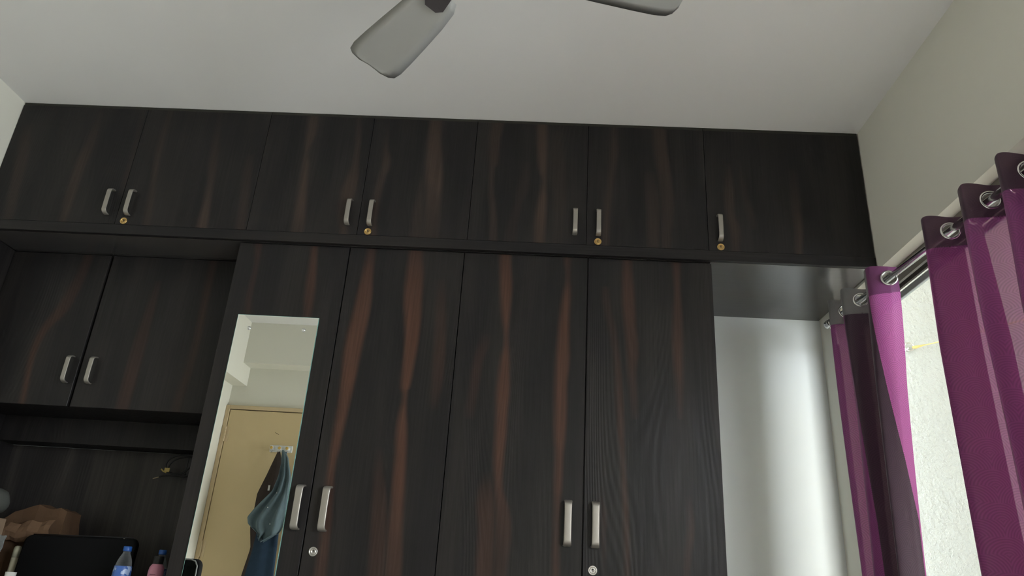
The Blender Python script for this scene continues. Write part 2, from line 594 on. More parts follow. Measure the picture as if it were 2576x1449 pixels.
# ------------------------------------------------------------------ materials
PAINT = plaster('cream_paint', (0.76, 0.75, 0.675), 90, 0.05, 0.001)
WHITE_PAINT = plaster('white_paint', (0.745, 0.79, 0.785), 90, 0.05, 0.001)
CEIL_PAINT = plaster('ceiling_paint', (0.80, 0.795, 0.795), 70, 0.05, 0.001, 0.9, 0.015)
ROUGH_PLASTER = plaster('rough_outdoor_plaster', (0.46, 0.48, 0.455), 34, 0.9, 0.02, 0.95, 0.03)
FLOOR_TILE = simple('floor_tile', (0.62, 0.605, 0.58), 0.35, 0, 0.4, 0.04, 4)
CONCRETE = simple('balcony_tile', (0.50, 0.48, 0.44), 0.8, 0, 0.3, 0.08, 8)
STEEL = simple('brushed_nickel', (0.62, 0.60, 0.57), 0.34, 1.0, 0.5, 0.05, 300)
STEEL_FACE = simple('satin_nickel_face', (0.36, 0.34, 0.305), 0.45, 0.75, 0.5, 0.05, 400)
CHROME = simple('chrome', (0.75, 0.76, 0.76), 0.12, 1.0, 0.5, 0.02, 100)
BRASS = simple('aged_brass', (0.62, 0.42, 0.17), 0.33, 0.9, 0.5, 0.1, 400)
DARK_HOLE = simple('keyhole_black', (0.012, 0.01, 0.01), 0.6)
EDGE_DARK = simple('dark_filler', (0.030, 0.029, 0.024), 0.7, 0, 0.3, 0.2, 80)
WOOD_CARC = wood('laminate_carcass', 'z', seed=31.0)
WOOD_H = wood('laminate_fascia', 'h', seed=17.0)
WOOD_SOFFIT = wood('laminate_underside', 'x', seed=3.0, rough=0.22, spec=1.0,
                   dark=(0.045, 0.043, 0.044), light=(0.062, 0.055, 0.051), bump_s=0.004)

# ------------------------------------------------------------------ room shell
struct(box('floor', XL - 0.25, XR + 0.15, YR - 0.12, YB + 0.12, -0.06, 0.0, FLOOR_TILE), 'pale tiled bedroom floor')
struct(box('ceiling', XL - 0.25, XR + 0.15, YR - 0.12, YB + 0.12, H, H + 0.12, CEIL_PAINT), 'plain off-white painted ceiling')
struct(box('wall_back', XL - 0.25, XR + 0.15, YB, YB + 0.12, 0, H, WHITE_PAINT), 'white wall behind the wardrobes')
struct(box('wall_rear', XL - 0.25, XR + 0.15, YR - 0.12, YR, 0, H, PAINT), 'cream wall with the room door, seen in the mirror')
struct(boxes('wall_left', [
    (XL - 0.25, XL, -2.2, YB, 0, H),
    (XL - 0.25, XL, YR, -2.2, 2.235, H),
    (XL - 0.25, -2.24, YR, -2.2, 0, 2.235)], PAINT), 'cream left wall with a shallow recess near the door')
struct(boxes('wall_right', [
    (XR, XR + 0.15, YR, YB, WIN_Z1, H),
    (XR, XR + 0.15, WIN_Y1, YB, 0, WIN_Z1),
    (XR, XR + 0.15, YR, WIN_Y0, 0, WIN_Z1),
    (XR, XR + 0.15, WIN_Y0, WIN_Y1, 0, WIN_Z0)], PAINT), 'cream right wall above the wide window')
struct(box('trim_1', XL, XR, YR, -3.0, 2.394, H, PAINT), 'cream ceiling beam over the room door')

# balcony outside the window
struct(box('wall_balcony', XR + 0.15, 3.45, 0.90, 1.02, -0.1, 2.95, ROUGH_PLASTER), 'rough pale plaster wall outside the window')
struct(box('floor_balcony', XR + 0.15, 3.45, -4.6, 0.9, -0.16, -0.04, CONCRETE), 'balcony floor outside the window')
struct(box('ceiling_balcony', XR + 0.15, 3.25, -4.6, 0.9, 2.83, 2.95, plaster('yellow_outdoor_paint', (0.66, 0.56, 0.34))), 'cream slab over the balcony')
struct(box('wall_parapet', 3.25, 3.37, -4.6, -1.75, -0.1, 0.85, ROUGH_PLASTER), 'balcony parapet')
struct(box('wall_added_screen', 2.75, 2.87, -1.75, 0.9, -0.1, 2.95, ROUGH_PLASTER), 'added plaster screen wall keeping sky light off the outside wall')  # added wall: its length sets how bright the outdoor plaster gets

struct(box('wall_added_end', XR + 0.15, 3.45, -4.72, -4.6, -0.1, 1.35, ROUGH_PLASTER), 'added unseen wall at the far end of the balcony, limiting sky light')  # added out of view: its height limits the sky light along the balcony

# window frame
ALU = simple('grey_brown_aluminium', (0.20, 0.185, 0.17), 0.42, 0.55, 0.5, 0.05, 60)
ALU_LIGHT = simple('pale_aluminium', (0.55, 0.60, 0.60), 0.35, 0.4, 0.5, 0.04, 60)
win = thing('window_1', (1.80, (WIN_Y0 + WIN_Y1) / 2, WIN_Z0), 'wide sliding aluminium window behind the purple curtains', None)
win['kind'] = 'structure'
box('frame_head', 1.770, 1.845, WIN_Y0, WIN_Y1, 2.052, WIN_Z1, ALU, win, 0.002)
box('frame_track', 1.778, 1.79, WIN_Y0, WIN_Y1, 2.018, 2.052, ALU, win)
box('frame_track', 1.812, 1.822, WIN_Y0, WIN_Y1, 2.018, 2.052, ALU, win)
box('frame_jamb', 1.770, 1.845, WIN_Y1 - 0.04, WIN_Y1, WIN_Z0, 2.052, ALU, win, 0.002)
box('frame_jamb', 1.770, 1.845, WIN_Y0, WIN_Y0 + 0.04, WIN_Z0, 2.052, ALU, win, 0.002)
box('frame_sill', 1.770, 1.845, WIN_Y0, WIN_Y1, WIN_Z0, WIN_Z0 + 0.035, ALU, win, 0.002)
box('frame_rail', 1.828, 1.842, WIN_Y0 + 0.04, WIN_Y1 - 0.04, 1.988, 2.018, ALU_LIGHT, win, 0.002)
SASH = [(-1.95, -0.95)]
for y0, y1 in SASH:
    sash = boxes('sash', [(1.792, 1.812, y0, y1, 1.965, 2.02), (1.792, 1.812, y0, y1, WIN_Z0 + 0.035, WIN_Z0 + 0.09),
                          (1.792, 1.812, y0, y0 + 0.045, WIN_Z0 + 0.09, 1.965), (1.792, 1.812, y1 - 0.045, y1, WIN_Z0 + 0.09, 1.965)], ALU, win)
    box('pane', 1.800, 1.804, y0 + 0.045, y1 - 0.045, WIN_Z0 + 0.09, 1.965, pane_glass('window_glass'), sash)

# room door in the rear wall
DOOR_PAINT = simple('beige_door_paint', (0.62, 0.49, 0.285), 0.5, 0, 0.4, 0.05, 2.5)
FRAME_PAINT = simple('beige_frame_paint', (0.60, 0.475, 0.30), 0.55, 0, 0.4, 0.06, 20)
door = thing('door_1', (-1.77, YR, 0), 'beige flush room door with coat hooks, seen in the mirror', None)
door['kind'] = 'structure'
boxes('door_frame', [(-2.239, -2.205, YR, YR + 0.035, 0, 2.062), (-1.335, -1.28, YR, YR + 0.035, 0, 2.062),
                     (-2.205, -1.335, YR, YR + 0.035, 2.030, 2.062)], FRAME_PAINT, door, 0.003)
boxes('gap_shade', [(-2.207, -2.197, YR + 0.0005, YR + 0.012, 0, 2.033), (-2.197, -1.343, YR + 0.0005, YR + 0.012, 2.02, 2.033)], DARK_HOLE, door)  # near-black strips stand in for the shade in the gap around the leaf
leaf = box('door_leaf', -2.200, -1.339, YR + 0.013, YR + 0.03, 0.008, 2.023, DOOR_PAINT, door, 0.002)
for z in (1.82, 0.93, 0.25):
    bm = bmesh.new()
    for k in range(5):
        add_lathe(bm, (-2.203, YR + 0.038, z - 0.06 + k * 0.024), [(0.0, 0), (0.007, 0.0), (0.007, 0.022), (0.0, 0.022)], 'z', 10)
    add_box(bm, -2.2005, -2.172, YR + 0.030, YR + 0.032, z - 0.06, z + 0.06)
    obj('hinge', bm, FRAME_PAINT, door)
lathe('knob', (-1.40, YR + 0.03, 1.0), [(0.024, 0), (0.024, 0.008), (0.009, 0.012), (0.009, 0.04), (0.026, 0.05), (0.022, 0.068), (0.0, 0.07)], STEEL, door, 'y')
tube('scuff', [(-1.79, YR + 0.031, 1.853), (-1.77, YR + 0.031, 1.845), (-1.757, YR + 0.031, 1.838)], 0.0015, DARK_HOLE, leaf, 6)


# ------------------------------------------------------------------ cabinet hardware
def add_handle(bm, cx, ybase, zc, L, w, t, d, flare):
    """arched strap pull: rounded-rectangle section swept from foot to foot"""
    rz, ry = min(0.55 * d, 0.2 * L), d * 0.85
    half = [(L / 2 - 0.001, 0.0), (L / 2, -d + ry)]
    for s in range(1, 9):
        a = math.pi / 2 * s / 8
        half.append((L / 2 - rz + rz * math.cos(a), -d + ry - ry * math.sin(a)))
    half += [(L * 0.2, -d), (L * 0.1, -d - 0.0004)]
    path = [(-z, y) for z, y in half] + [(z, y) for z, y in reversed(half)]
    rings = []
    n = len(path)
    for i, (z, y) in enumerate(path):
        a = path[max(i - 1, 0)]
        b = path[min(i + 1, n - 1)]
        tz, ty = b[0] - a[0], b[1] - a[1]
        l = math.hypot(tz, ty)
        nz, ny = -ty / l, tz / l      # normal in the z-y plane
        wide = w * (1 + flare * (abs(z) / (L / 2)) ** 6)
        hw, ht = wide / 2, t / 2
        sec = []
        for s in range(20):
            a = 2 * math.pi * s / 20
            ca, sa = math.cos(a), math.sin(a)
            sec.append((hw * math.copysign(abs(ca) ** 0.45, ca), ht * math.copysign(abs(sa) ** 0.7, sa)))
        rings.append([(cx + u, ybase + y + v * ny, zc + z + v * nz) for u, v in sec])
    add_loft(bm, rings)


def handle(cx, ybase, zc, L, w, d, parent, t=0.006, flare=0.12):
    bm = bmesh.new()
    add_handle(bm, cx, ybase, zc, L, w, t, d, flare)
    return obj('handle', bm, STEEL_FACE, parent, True)


def lock(cx, y, zc, r, mat, parent):
    body = lathe('lock', (cx, y, zc), [(r * 0.98, 0.001), (r, -0.002), (r * 0.95, -0.0045), (r * 0.74, -0.0045), (r * 0.72, -0.0015),
                                       (r * 0.66, -0.0015), (r * 0.62, -0.003), (r * 0.36, -0.0038), (r * 0.34, -0.0030), (0.0001, -0.0030)],
                 mat, parent, 'y', 28)
    bm = bmesh.new()
    add_box(bm, cx - 0.0012, cx + 0.0012, y - 0.0044, y - 0.0028, zc - 0.001, zc + 0.006)
    add_lathe(bm, (cx, y - 0.0028, zc + 0.004), [(0.0022, 0), (0.0022, -0.0017), (0.0001, -0.0017)], 'y', 10)
    obj('keyhole', bm, DARK_HOLE, body)
    return body


# ------------------------------------------------------------------ loft cabinets
GAP = 0.0022
LOFT = [
    (XL + 0.002, -0.9374, -1.517, ('la', 'lb'), 'leftmost two-door dark loft cabinet, touching the left wall', (-1.563, -1.468), -1.479),
    (-0.9374, 0.0148, -0.459, ('lc', 'ld'), 'two-door dark loft cabinet above the mirror, second from the left', (-0.5055, -0.408), -0.413),
    (0.0148, 1.0294, 0.517, ('le', 'lf'), 'two-door dark loft cabinet third from the left, with a bright reddish streak', (0.468, 0.567), 0.566),
    (1.0294, XR - 0.004, None, ('lg',), 'single-door dark loft cabinet in the right corner over the white wall', (1.0775,), 1.079),
]
for x0, x1, xm, keys, label, hx, lx in LOFT:
    t = thing('loft_cabinet', ((x0 + x1) / 2, 0.33, ZB), label, 'cabinet', 'loft cabinets in a row under the ceiling')
    box('carcass', x0 + 0.0004, x1 - 0.0004, 0.020, YB - 0.002, ZB + 0.018, H - 0.003, WOOD_CARC, t)
    box('bottom_panel', x0 + 0.0002, x1 - 0.0002, 0.019, YB - 0.002, ZB, ZB + 0.018, WOOD_SOFFIT, t)
    box('top_filler', x0 + 0.0004, x1 - 0.0004, 0.004, 0.020, H - 0.017, H - 0.001, EDGE_DARK, t)
    edges = [x0, x1] if xm is None else [x0, xm, x1]
    for i, k in enumerate(keys):
        a, b = edges[i] + GAP / 2, edges[i + 1] - GAP / 2
        d = box('door', a, b, 0.0, 0.018, ZB + 0.0465, H - 0.017, wood('laminate_' + k, 'z', STREAKS[k], seed=i * 3.1 + x0, brown=(0.062, 0.041, 0.032)), t, 0.0005)
        handle(hx[i], 0.0, 2.240, 0.119, 0.0195, 0.030, d)
        if i == len(keys) - 1:
            lock(lx, 0.0, 2.153, 0.0155, BRASS, d)
tag(box('cabinet_fascia', XL + 0.002, XR - 0.004, -0.003, 0.018, ZB, ZB + 0.045, WOOD_H, None, 0.0015),
    'long dark wooden fascia strip under the loft cabinet doors', 'trim')

# ------------------------------------------------------------------ wardrobes
WX = [-0.9596, -0.4824, 0.0058, 0.5284, 1.0413]
WARD = [(0, ('wa', 'wb'), (-0.5195, -0.4185), -0.441, 0.866, 'tall dark two-door wardrobe with the long mirror on its left door'),
        (2, ('wc', 'wd'), (0.4725, 0.573), 0.566, 0.861, 'tall dark two-door wardrobe beside the white wall, reddish grain streaks')]
for i0, keys, hx, lx, lz, label in WARD:
    x0, x1 = WX[i0], WX[i0 + 2]
    t = thing('wardrobe', ((x0 + x1) / 2, 0.33, 0), label, 'wardrobe', 'tall wardrobes under the loft cabinets')
    box('carcass', x0 + 0.001, x1 - 0.001, YW + 0.020, YB - 0.002, 0.08, ZB, WOOD_CARC, t)
    box('plinth', x0 + 0.004, x1 - 0.004, YW + 0.05, YB - 0.002, 0.0, 0.08, WOOD_H, t)
    for i, k in enumerate(keys):
        a, b = WX[i0 + i] + (GAP if i else 0.0005), WX[i0 + i + 1] - (GAP if not i else 0.0005)
        if i0 == 2 and i == 1:
            b = WX[-1]
        if i0 == 2 and i == 0:
            a += 0.002
        d = box('door', a, b, YW, YW + 0.018, 0.085, ZB - 0.006, wood('laminate_' + k, 'z', STREAKS[k], seed=i0 + i * 2.3, bump_s=0.24 if k == 'wd' else 0.16), t, 0.0012)
        handle(hx[i], YW, 1.0165, 0.155, 0.027, 0.030, d, 0.008, 0.15)
        if i == 1:
            lock(lx, YW, lz, 0.0165, STEEL, d)

# ------------------------------------------------------------------ mirror on the first wardrobe door
mm, nt, out = new_mat('mirror_silver')
principled(nt, out, (0.90, 0.92, 0.88), 0.004, 1.0)
MIRROR = mm
TEAL_EDGE = simple('glass_edge_green', (0.22, 0.42, 0.38), 0.2, 0, 0.6, 0.03)
mir = thing('dressing_mirror', (-0.73, YW, 0.30), 'tall frameless mirror screwed to the wardrobe door', 'mirror')
MX0, MX1, MZ0, MZ1 = -0.8985, -0.5625, 0.30, 1.7575
box('glass', MX0 + 0.0013, MX1 - 0.0013, YW - 0.0062, YW - 0.0022, MZ0, MZ1 - 0.0013, MIRROR, mir)
boxes('glass_edge', [(MX0, MX0 + 0.0013, YW - 0.006, YW - 0.0005, MZ0, MZ1), (MX1 - 0.0013, MX1, YW - 0.006, YW - 0.0005, MZ0, MZ1),
                     (MX0 + 0.0013, MX1 - 0.0013, YW - 0.006, YW - 0.0005, MZ1 - 0.0013, MZ1)], TEAL_EDGE, mir)
for x, z in ((-0.842, 1.700), (-0.617, 1.702), (-0.842, 0.36), (-0.617, 0.36)):
    sc = lathe('screw', (x, YW - 0.0062, z), [(0.0075, 0.0), (0.0078, -0.0015), (0.0062, -0.004), (0.003, -0.0052), (0.0001, -0.0055)], CHROME, mir, 'y', 18)

# ------------------------------------------------------------------ study cabinet and desk in the left bay
BX0, BX1 = XL + 0.002, WX[0] - 0.002
cab = thing('study_cabinet', ((BX0 + BX1) / 2, 0.42, 1.273), 'dark two-door wall cabinet set back under the leftmost loft cabinet', 'cabinet')
box('carcass', BX0, BX1, YC + 0.020, YB - 0.002, 1.386, ZB - 0.001, WOOD_CARC, cab)
box('door', BX0 + 0.0195, -1.638, YC, YC + 0.018, 1.384, ZB - 0.006, wood('laminate_ca', 'z', STREAKS['ca'], seed=41.0), cab, 0.001)
box('door', -1.624, BX1, YC, YC + 0.018, 1.384, ZB - 0.006, wood('laminate_cb', 'z', STREAKS['cb'], seed=47.0), cab, 0.001)
cdoors = [c for c in cab.children if c.name.startswith('door')]
cdoors.sort(key=lambda o: WLOC[o.name].x)
handle(-1.672, YC, 1.542, 0.116, 0.0195, 0.030, cdoors[0])
handle(-1.569, YC, 1.542, 0.116, 0.0195, 0.030, cdoors[1])
box('pelmet', BX0, BX1, 0.510, YB - 0.002, 1.273, 1.386, wood('laminate_pelmet', 'z', seed=63.0), cab, 0.001)

boxes('end_panel', [(BX0, BX0 + 0.018, 0.022, YC + 0.02, 1.2725, ZB - 0.002), (BX0, BX0 + 0.018, YC + 0.02, 0.509, 1.2725, 1.3855)], WOOD_CARC, cab)

desk = thing('study_desk', ((BX0 + BX1) / 2, 0.33, 0), 'dark built-in desk under the study cabinet', 'desk')
DZ = 0.62
box('desktop', BX0, BX1, 0.05, YB - 0.02, DZ - 0.03, DZ - 0.0015, WOOD_SOFFIT, desk, 0.002)
box('side_panel', BX0, BX0 + 0.02, 0.07, YB - 0.002, 0, DZ - 0.03, WOOD_CARC, desk)
box('side_panel', BX1 - 0.02, BX1, 0.07, YB - 0.002, 0, DZ - 0.03, WOOD_CARC, desk)
box('back_panel', BX0, BX1, YB - 0.02, YB - 0.002, DZ - 0.03, 1.2695, wood('laminate_back', 'z', seed=71.0, dark=(0.024, 0.022, 0.022), light=(0.045, 0.040, 0.037)), desk)
box('side_panel', BX0, BX0 + 0.018, 0.06, YB - 0.0205, DZ, 1.2695, WOOD_CARC, desk)

# ------------------------------------------------------------------ curtain rod
RX = 1.63


def rod_z(y):
    return 1.945 + 0.0418 * y


ROD_STEEL = simple('polished_steel', (0.62, 0.62, 0.62), 0.16, 1.0, 0.5, 0.03, 200)
rod = thing('curtain_rod', (RX, -0.7, 1.92), 'polished steel curtain rod across the window, right wall', 'curtain rod')
tube('pole', [(RX, 0.315, rod_z(0.315)), (RX, -0.9, rod_z(-0.9)), (RX, -1.95, rod_z(-1.95))], 0.0122, ROD_STEEL, rod, 20)
for y, s in ((0.315, 1), (-1.95, -1)):
    lathe('finial', (RX, y, rod_z(y)), [(0.0115, -0.012 * s), (0.0165, -0.010 * s), (0.0175, 0.0), (0.0175, 0.012 * s), (0.0195, 0.015 * s), (0.0195, 0.028 * s),
                                        (0.0150, 0.034 * s), (0.0001, 0.036 * s)], ROD_STEEL, rod, 'y', 24)
for y in (0.29,):
    bm = bmesh.new()
    zr = rod_z(y)
    add_tube(bm, smooth_path([(RX, y, zr - 0.016), (RX + 0.012, y, zr - 0.02), (XR - 0.008, y + (0.17 if y > 0 else -0.4), zr - 0.01)]), 0.005, 8)
    add_box(bm, XR - 0.008, XR - 0.0005, (0.45 if y > 0 else -2.35), (0.49 if y > 0 else -2.31), zr - 0.05, zr + 0.03)
    obj('bracket', bm, STEEL, rod)

# ------------------------------------------------------------------ curtains
PURPLE = fabric('purple_sheer_cloth', (0.215, 0.050, 0.180), (0.32, 0.075, 0.27), 0.20, 0.42)
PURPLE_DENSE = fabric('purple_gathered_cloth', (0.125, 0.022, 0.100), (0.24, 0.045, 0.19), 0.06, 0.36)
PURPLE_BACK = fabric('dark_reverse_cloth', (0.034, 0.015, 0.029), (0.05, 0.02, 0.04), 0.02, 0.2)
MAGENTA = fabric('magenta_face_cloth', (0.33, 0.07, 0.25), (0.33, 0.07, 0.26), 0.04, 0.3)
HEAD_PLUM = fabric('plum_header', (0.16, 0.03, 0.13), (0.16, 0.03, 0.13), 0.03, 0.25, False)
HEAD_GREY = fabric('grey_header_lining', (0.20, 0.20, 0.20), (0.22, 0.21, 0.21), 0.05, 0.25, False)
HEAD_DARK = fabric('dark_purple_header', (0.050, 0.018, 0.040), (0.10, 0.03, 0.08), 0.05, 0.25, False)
EYELET = simple('eyelet_steel', (0.70, 0.70, 0.69), 0.15, 1.0, 0.5, 0.02, 100)


def curtain(name, label, knots, A, zbot, ztop, zhead, cloth_mat, head_mat, squeeze, mean=0.015, phase=0.0, out_amp=1.0, q_end=None, q0=0, q_start=None, zones=(), hem_q=0.0):
    """S-fold eyelet curtain. knots: y of the cloth at every quarter wave (edge, ring, crest, ring, ...)"""
    ks = np.array(knots)
    nq = len(ks) - 1 + q0
    n0 = nq - q0
    root = thing(name, (RX, float(ks.mean()), zbot), label, 'curtain', 'purple eyelet curtains')
    y_anchor = float(ks[0])

    def pt(th, z):
        q = th / (math.pi / 2) - q0
        i = max(0, min(int(q), n0 - 1))
        f = q - i
        y = ks[i] * (1 - f) + ks[i + 1] * f
        y += mean * math.sin(2 * th)
        c = -math.cos(th)
        x = RX + A * (c if c < 0 else c * out_amp)
        drop = max(0.0, zhead - z)
        k = 1.0 - (1.0 - squeeze) * min(1.0, drop / 1.0)
        y = y_anchor + (y - y_anchor) * k
        fall = min(1.0, drop / 0.35)
        x += fall * (0.010 * math.sin(th * 1.0 + 1.3 + phase + 1.1 * z) + 0.006 * math.sin(2.7 * th + 2.2 * z + phase))
        y += fall * (0.008 * math.sin(th * 1.3 + 2.0 * z + phase))
        return Vector((x, float(y), z))

    def sheet(pname, z0, z1, nth, nz, mat, holes=False, hem_q=0.0):
        bm = bmesh.new()
        uvl = bm.loops.layers.uv.new('UVMap')
        qs = q0 if q_start is None else q_start
        ths = [(qs + ((q_end or nq) - qs) * i / nth) * math.pi / 2 for i in range(nth + 1)]
        for z in zones:
            b_ = z[0] * math.pi / 2
            ths[min(range(len(ths)), key=lambda i_: abs(ths[i_] - b_))] = b_
        arc = [0.0]
        for a, b in zip(ths[:-1], ths[1:]):
            arc.append(arc[-1] + (pt(a, zhead) - pt(b, zhead)).length)
        grid = []
        for j in range(nz + 1):
            rowv = []
            for i, th in enumerate(ths):
                f = j / nz
                if zones and pname == 'cloth':
                    # the reverse side wraps over the last fold lower down: columns follow that edge
                    b0 = zones[-1][0]
                    b1 = b0 + (q_end - b0 - 0.06) * min(1.0, max(0.0, (zhead - (z0 + (z1 - z0) * f)) / 0.8))
                    q_ = th / (math.pi / 2)
                    q_ = q_ * b1 / b0 if q_ <= b0 else q_end - (q_end - q_) * (q_end - b1) / (q_end - b0)
                    th = q_ * math.pi / 2
                yy = pt(th, zhead).y
                top = z1 + (rod_z(yy) - rod_z(0.0)) + (0.006 * math.sin(2 * th + 0.6) if holes else 0.0)
                bot = z0 + (rod_z(yy) - rod_z(0.0)) * (1 if holes or pname == 'header_band' else 0)
                z = bot + (top - bot) * f
                rowv.append((bm.verts.new(pt(th, z)), arc[i], z))
            grid.append(rowv)
        cents = []
        if holes:
            for k in range(1, nq, 2):
                c = pt(k * math.pi / 2, zhead)
                c.z = rod_z(c.y)
                cents.append(c)
        for j in range(nz):
            for i in range(nth):
                if hem_q and not 0.02 <= ths[i] / (math.pi / 2) <= hem_q:
                    continue
                q = (grid[j][i], grid[j][i + 1], grid[j + 1][i + 1], grid[j + 1][i])
                if holes:
                    m = sum((p[0].co for p in q), Vector()) / 4
                    if any((m - c).length < 0.0245 for c in cents):
                        continue
                f = bm.faces.new([p[0] for p in q])
                f.smooth = True
                qm = ths[i] / (math.pi / 2)
                f.material_index = sum(1 for z in zones if qm >= z[0] - 1e-4)
                for lp, p in zip(f.loops, q):
                    lp[uvl].uv = (p[1], p[2])
        bmesh.ops.delete(bm, geom=[v for v in bm.verts if not v.link_faces], context='VERTS')
        ob = obj(pname, bm, mat, root, True)
        for z in zones:
            ob.data.materials.append(z[2] if holes else z[1])
        return ob, cents

    sheet('cloth', zbot, zhead + 0.004, nq * 14, 70, cloth_mat)
    if hem_q:
        hm, _ = sheet('side_hem', zbot, zhead, nq * 14, 70, cloth_mat, hem_q=hem_q)
        hm.location.y += 0.004
    band, cents = sheet('header_band', zhead, ztop, nq * 40, 34, head_mat, True)
    for k, c in zip(range(1, nq, 2), cents):
        th = k * math.pi / 2
        tg = (pt(th + 0.05, zhead) - pt(th - 0.05, zhead))
        tg.z = 0
        tg.normalize()
        nrm = Vector((-tg.y, tg.x, 0))
        if nrm.y > 0:
            nrm = -nrm
        bm = bmesh.new()
        R, r = 0.0265, 0.0045
        rings = []
        for a in range(32):
            an = 2 * math.pi * a / 32
            rad = tg * math.cos(an) + Vector((0, 0, 1)) * math.sin(an)
            rings.append([c + rad * (R + r * math.cos(b * 2 * math.pi / 8)) + nrm * (0.8 * r * math.sin(b * 2 * math.pi / 8)) for b in range(8)])
        rings.append(rings[0])
        add_loft(bm, rings, False)
        bmesh.ops.remove_doubles(bm, verts=bm.verts, dist=1e-6)
        obj('eyelet', bm, EYELET, root, True)
    return root


curtain('eyelet_curtain', 'narrow gathered purple curtain with grey header beside the white wall',
        [0.178, 0.150, 0.125, 0.098, 0.038, 0.003, -0.040, -0.105, -0.192, -0.243, -0.268], 0.060, 0.12, 1.995, 1.885, PURPLE_DENSE, HEAD_GREY,
        0.80, -0.004, 0.0, 0.9, 9.38, 0, None, ((4.0, PURPLE_BACK, HEAD_GREY), (8.0, MAGENTA, HEAD_PLUM)))
curtain('eyelet_curtain', 'wide sheer purple curtain with dark header at the right edge, nearest the camera',
        [-0.575, -0.630, -0.660, -0.705, -0.770, -0.853, -0.874, -0.918, -0.970, -1.030, -1.047, -1.085, -1.135, -1.19, -1.225, -1.265, -1.32, -1.37],
        0.066, 0.12, 1.998, 1.888, PURPLE, HEAD_DARK, 1.0, -0.004, 1.7, 1.0, None, -1, -0.62, (), 1.25)

# ------------------------------------------------------------------ clothesline on the balcony
HOOK = Vector((2.252, 0.90, 2.053))
hk = thing('wall_hook', HOOK, 'small wire ring hook in the plaster wall outside', 'hook')
lathe('anchor', HOOK + Vector((0, 0.001, 0)), [(0.011, 0), (0.011, -0.004), (0.004, -0.006), (0.004, -0.03), (0.0001, -0.031)], STEEL, hk, 'y', 14)
bm = bmesh.new()
add_tube(bm, [HOOK + Vector((0.022 * math.cos(a), -0.036, 0.004 + 0.022 * math.sin(a))) for a in [math.radians(200 + i * 22) for i in range(16)]], 0.003, 8)
obj('ring', bm, STEEL, hk, True)
ROPE = simple('yellow_cord', (0.55, 0.43, 0.16), 0.7, 0, 0.3, 0.15, 300)
lend = Vector((2.62, 0.62, 2.115))
line = bpy.data.objects.new('tmp', None)
bm = bmesh.new()
a0 = HOOK + Vector((0.024, -0.036, 0.002))
add_tube(bm, smooth_path([a0, a0 + (lend - a0) * 0.5 + Vector((0, 0, -0.004)), lend, lend + Vector((0.10, -0.09, 0.02))], 6), 0.0028, 8)
add_tube(bm, [a0 + Vector((-0.008, 0, 0)), a0 + Vector((0.006, 0.001, 0.002)), a0 + (lend - a0) * 0.12], [0.007, 0.0085, 0.003], 8)
tag(obj('clothesline', bm, ROPE, None, True), 'thin yellow clothesline tied to the outside wall hook', 'cord')
bpy.data.objects.remove(line)
tag(box('clothesline_post', 2.70, 2.735, 0.50, 0.54, -0.04, 2.83, STEEL, None, 0.003), 'slim steel post on the balcony holding the clothesline', 'post')

# ------------------------------------------------------------------ ceiling fan
FAN = Vector((0.116, -1.228, 2.40))
BLADE = simple('grey_fan_blade', (0.36, 0.36, 0.345), 0.5, 0, 0.4, 0.04, 10)
FANBODY = simple('dark_fan_motor', (0.075, 0.065, 0.07), 0.4, 0.2, 0.5, 0.05, 20)
fan = thing('ceiling_fan', (FAN.x, FAN.y, H), 'three-blade grey ceiling fan at the top of the room', 'ceiling fan')
lathe('canopy', (FAN.x, FAN.y, H), [(0.0001, 0.0), (0.062, 0.0), (0.060, -0.02), (0.03, -0.055), (0.014, -0.06), (0.0001, -0.06)], FANBODY, fan)
lathe('downrod', (FAN.x, FAN.y, 2.44), [(0.011, 0.0), (0.011, 0.255)], FANBODY, fan, 'z', 14)
lathe('motor', FAN, [(0.0001, -0.052), (0.05, -0.050), (0.085, -0.040), (0.108, -0.015), (0.110, 0.012), (0.098, 0.034), (0.06, 0.05), (0.022, 0.058), (0.018, 0.08), (0.0001, 0.08)], FANBODY, fan, 'z', 36)
for ang in (131, 11, 251):
    a = math.radians(ang)
    dr = Vector((math.cos(a), math.sin(a), 0))
    tn = Vector((-math.sin(a), math.cos(a), 0))
    bm = bmesh.new()
    prof = [(0.165, 0.048), (0.20, 0.064), (0.28, 0.075), (0.38, 0.083), (0.48, 0.090), (0.55, 0.093), (0.585, 0.088), (0.600, 0.072), (0.607, 0.040)]
    pitch = math.radians(9)
    rings = []
    for r, hw in prof:
        sec = []
        for u, th in ((-1, 0), (-0.6, -0.006), (0, -0.008), (0.6, -0.006), (1, 0), (0.6, -0.0025), (0, -0.0045), (-0.6, -0.0025)):
            off = u * hw
            sec.append(FAN + dr * r + tn * off * math.cos(pitch) + Vector((0, 0, off * math.sin(pitch) - th - 0.004)))
        rings.append(sec)
    add_loft(bm, rings)
    bl = obj('blade', bm, BLADE, fan, True)
    bm = bmesh.new()
    rings = []
    for r, hw, z in ((0.085, 0.022, 0.0), (0.13, 0.017, -0.012), (0.17, 0.026, -0.008), (0.215, 0.034, -0.006), (0.235, 0.02, -0.006)):
        rings.append([FAN + dr * r + tn * u * hw * math.cos(pitch) + Vector((0, 0, z + u * hw * math.sin(pitch) + v)) for u, v in ((-1, -0.003), (1, -0.003), (1, 0.003), (-1, 0.003))])
    add_loft(bm, rings)
    obj('blade_arm', bm, FANBODY, bl)

